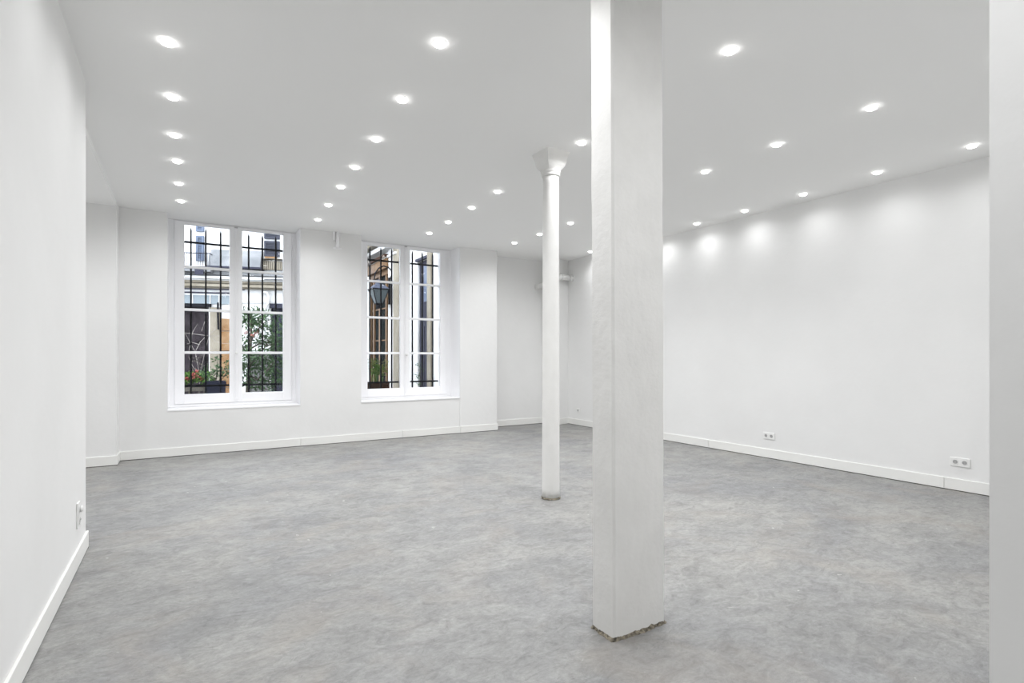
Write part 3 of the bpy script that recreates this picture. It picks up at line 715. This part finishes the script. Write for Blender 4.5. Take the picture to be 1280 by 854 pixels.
for t in tips: blob(s, t, (.12, .12, .10), 16, 0.09, 0.03)
obj('foliage', s, 'leaf', TREE)
s = nb()
for x, y in ((309, 416), (321, 416), (316, 419)): blob(s, tp(x, y, -.2)-base, (.03, .03, .02), 14, 0.035, 0.03)
obj('blossom', s, 'petal_pink', TREE)

# geraniums in a stone trough on legs
YG = 11.0
a = onY(226, 481.5, YG); c = onY(258.5, 484.5, YG); g0 = onY(242, 520, YG); g0.z = -0.1
TR_ = thing('stone_trough', 'beige stone planter trough on legs below the dark door', 'planter', (a.x+0.25, YG, -0.1))
s = nb(); X0, X1 = a.x-(a.x+0.25)-0.25, c.x-(a.x+0.25); ztr = a.z+0.1
box(s, X0, X1, -0.12, 0.12, ztr-0.11, ztr); box(s, X0-0.015, X1+0.015, -0.135, 0.135, ztr-0.025, ztr); obj('basin', s, 'stone_trough', TR_, bev=0.008)
for x in (X0+0.03, (X0+X1)/2+0.06, X1-0.03):
    s = nb(); box(s, x-0.02, x+0.02, -0.09, 0.09, 0, ztr-0.11); obj('leg', s, 'stone_trough', TR_)
GE = thing('geranium', 'bushy bright green geranium with red blooms in the stone trough', 'potted plant', (a.x+0.25, YG, a.z))
s = nb()
for k in range(9):
    xx = X0+0.03+(X1-X0-0.06)*k/8
    tube(s, [(xx, 0, -0.03), (xx+random.uniform(-.03, .03), random.uniform(-.05, .05), 0.12+random.uniform(0, .08))], [0.006, 0.003], 5)
obj('stem', s, 'leaf', GE)
s = nb()
for k in range(9):
    xx = X0+(X1-X0)*k/8; blob(s, (xx, 0, 0.09+random.uniform(0, .05)), (.09, .12, .09), 70, 0.055, 0.055)
blob(s, (X0+0.02, 0, 0.24), (.08, .08, .16), 70, 0.06, 0.045)
obj('foliage', s, 'leaf_bright', GE)
for x, y in ((242, 467.5), (245.5, 470), (240.5, 471.5), (234, 474), (251, 473), (247, 465)):
    q = onY(x, y, YG-0.1)-Vector((a.x+0.25, YG, a.z)); s = nb(); blob(s, q, (.028, .028, .022), 26, 0.03, 0.028); obj('bloom', s, 'petal' if x != 245.5 else 'petal_pink', GE)

# slate blue planter box with leafy shrub
YB = 10.6
a = onY(256.5, 476.5, YB); c = onY(281, 478, YB); mx = (a.x+c.x)/2; hw = (c.x-a.x)/2; hz = a.z+0.1
PB = thing('planter_box', 'dark slate blue square planter box beside the stone trough', 'planter', (mx, YB, -0.1))
s = nb()
for q in ((-hw, hw, -0.2, -0.175), (-hw, hw, 0.175, 0.2), (-hw, -hw+0.025, -0.175, 0.175), (hw-0.025, hw, -0.175, 0.175)): box(s, *q, 0, hz)
obj('box_side', s, 'blue_box', PB, bev=0.004)
s = nb()
for zz_ in (hz-0.055, 0.02): box(s, -hw-0.01, hw+0.01, -0.212, -0.2, zz_, zz_+0.05)
obj('rim_board', s, 'blue_box', PB)
s = nb(); box(s, -hw+0.025, hw-0.025, -0.175, 0.175, hz-0.08, hz-0.04); obj('soil', s, 'bark', PB)
SH = thing('planted_shrub', 'wispy grey green shrub growing from the slate blue planter box', 'plant', (mx, YB, a.z-0.04))
s = nb(); stips = []
for k in range(9):
    e_ = Vector((random.uniform(-.22, .32), random.uniform(-.1, .1), random.uniform(.15, .42))); stips.append(e_)
    tube(s, [(e_.x*.2, e_.y*.2, 0), (e_.x*.6, e_.y*.6, e_.z*.6), e_], [0.006, 0.004, 0.002], 5)
obj('stem', s, 'bark', SH)
s = nb()
for e_ in stips: blob(s, e_, (.07, .07, .07), 26, 0.05, 0.028); blob(s, e_*.6, (.07, .07, .06), 16, 0.05, 0.028)
obj('foliage', s, 'leaf', SH)

# bare climbing branches in front of the dark door
YC = 12.4
q0 = onY(247, 500, YC); q0.z = -0.1
BR = thing('bare_climber', 'bare pale twigs crossing in front of the dark door', 'climbing plant', q0)
s = nb()
for line in (((247, 531), (250, 470), (244, 440), (232, 418), (226, 410)), ((250, 470), (256, 440), (262, 418), (270, 411)), ((236, 440), (241, 415), (247, 405), (252, 414), (256, 402)), ((230, 416), (246, 418), (262, 420), (276, 420)),
             ((262, 420), (268, 425), (275, 429), (290, 430)), ((244, 440), (250, 428), (256, 422)), ((234, 430), (240, 428), (250, 431)), ((250, 470), (241, 458), (236, 446)), ((250, 460), (258, 455), (266, 452))):
    tube(s, [onY(x, y, YC)-q0 for x, y in line], 0.004, 6)
obj('stem', s, vary(mat('twig', (0.3, 0.27, 0.24), 0.8), [(0.10, 0.09, 0.08), (0.42, 0.38, 0.34)], nscale=5), BR)
s = nb()
for x, y in ((243, 450), (248, 456), (240, 462), (252, 446), (246, 464)): blob(s, onY(x, y, YC)-q0, (.06, .05, .03), 14, 0.05, 0.02)
obj('dry_leaf', s, 'stone_trough', BR)

# brown planter on the ledge of the right window, with ferny plant
a = onY(460.5, 480, 8.66); c = onY(486, 480, 8.66)
zl = 0.70; hw = (c.x-a.x)/2+0.01; mx = (a.x+c.x)/2
BP = thing('window_box', 'dark brown window box on the ledge outside the right window', 'planter', (mx, 8.73, zl))
s = nb(); hz = onY(470, 479, 8.66).z-zl
for q in ((-hw, hw, -0.08, -0.065), (-hw, hw, 0.065, 0.08), (-hw, -hw+0.015, -0.065, 0.065), (hw-0.015, hw, -0.065, 0.065)): box(s, *q, 0, hz)
box(s, -hw, hw, -0.09, -0.08, hz-0.02, hz); box(s, -hw+.015, hw-.015, -0.065, 0.065, 0, 0.015)
obj('box_side', s, 'brown_box', BP, bev=0.002)
s = nb(); box(s, -hw+0.015, hw-0.015, -0.065, 0.065, 0.015, hz-0.02); obj('soil', s, 'bark', BP)
FP = thing('fern', 'yellow green feathery plant growing from the brown window box', 'potted plant', (mx, 8.73, zl+hz-0.02))
s = nb(); l1 = nb(); l2 = nb()
for k in range(16):
    bx_ = random.uniform(-hw*.7, hw*.7); t_ = Vector((bx_+random.uniform(-.12, .12), random.uniform(-.08, .08), random.uniform(.22, .43)))
    b0 = Vector((bx_, random.uniform(-.04, .04), 0)); m_ = (b0+t_)/2+Vector((0, 0, .05))
    tube(s, [b0, m_, t_], [0.004, 0.003, 0.0015], 5)
    for j in range(16):
        f_ = 0.4+0.6*j/16; p_ = b0.lerp(t_, f_)+Vector((0, 0, .05*math.sin(f_*3.14)))
        leafquad(l1 if k % 2 else l2, p_, 0.07, 0.014, Vector((random.choice((-1, 1)), random.uniform(-.6, .6), random.uniform(-.5, .3))))
obj('stem', s, 'leaf_bright', FP); obj('foliage', l1, 'leaf_bright', FP); obj('foliage', l2, 'leaf_yellow', FP)
# thin sprig in front of the slate door
q0 = onY(525, 492, 9.6); zt_ = onY(524, 455, 9.6).z; q0.z = -0.1
SP = thing('potted_sprig', 'thin leafy sprig standing in front of the slate door', 'plant', q0)
s = nb(); tube(s, [(0, 0, 0.25), (0.02, 0, 0.7), (0, 0, zt_+0.1)], [0.012, 0.008, 0.003], 6); obj('stem', s, 'bark', SP)
s = nb()
for k in range(7): blob(s, (random.uniform(-.05, .05), 0, zt_+0.1-0.07*k), (.05, .05, .03), 9, 0.05, 0.025)
obj('foliage', s, 'leaf', SP)
s = nb(); lathe(s, [(0.10, 0), (0.13, 0.24), (0.145, 0.24), (0.145, 0.27), (0.12, 0.27), (0.11, 0.25)], n=24); obj('pot', s, 'orange_stone', SP)

# ------------------------------------------------------------------ light, camera
wld = bpy.data.worlds.new('overcast_sky'); bpy.context.scene.world = wld; wld.use_nodes = True
bg = wld.node_tree.nodes['Background']; bg.inputs[0].default_value = (0.90, 0.95, 1.07, 1); bg.inputs[1].default_value = 7.0
sc = bpy.context.scene
cam = bpy.data.cameras.new('camera'); co = bpy.data.objects.new('camera', cam); C.objects.link(co)
cam.sensor_width = 36; cam.lens = F/1280*36; cam.shift_y = (446-427)/1280
co.location = CAM; co.rotation_euler = (R(90), 0, -YAW); cam.clip_start = 0.02
sc.camera = co
sc.view_settings.view_transform = 'Standard'; sc.view_settings.look = 'None'; sc.view_settings.gamma = 1
sc.view_settings.use_curve_mapping = False; sc.view_settings.exposure = 0.04
sc.cycles.use_denoising = True; sc.cycles.max_bounces = 12; sc.cycles.diffuse_bounces = 8; sc.cycles.transparent_max_bounces = 16
sc.cycles.sample_clamp_indirect = 6; sc.cycles.use_light_tree = True
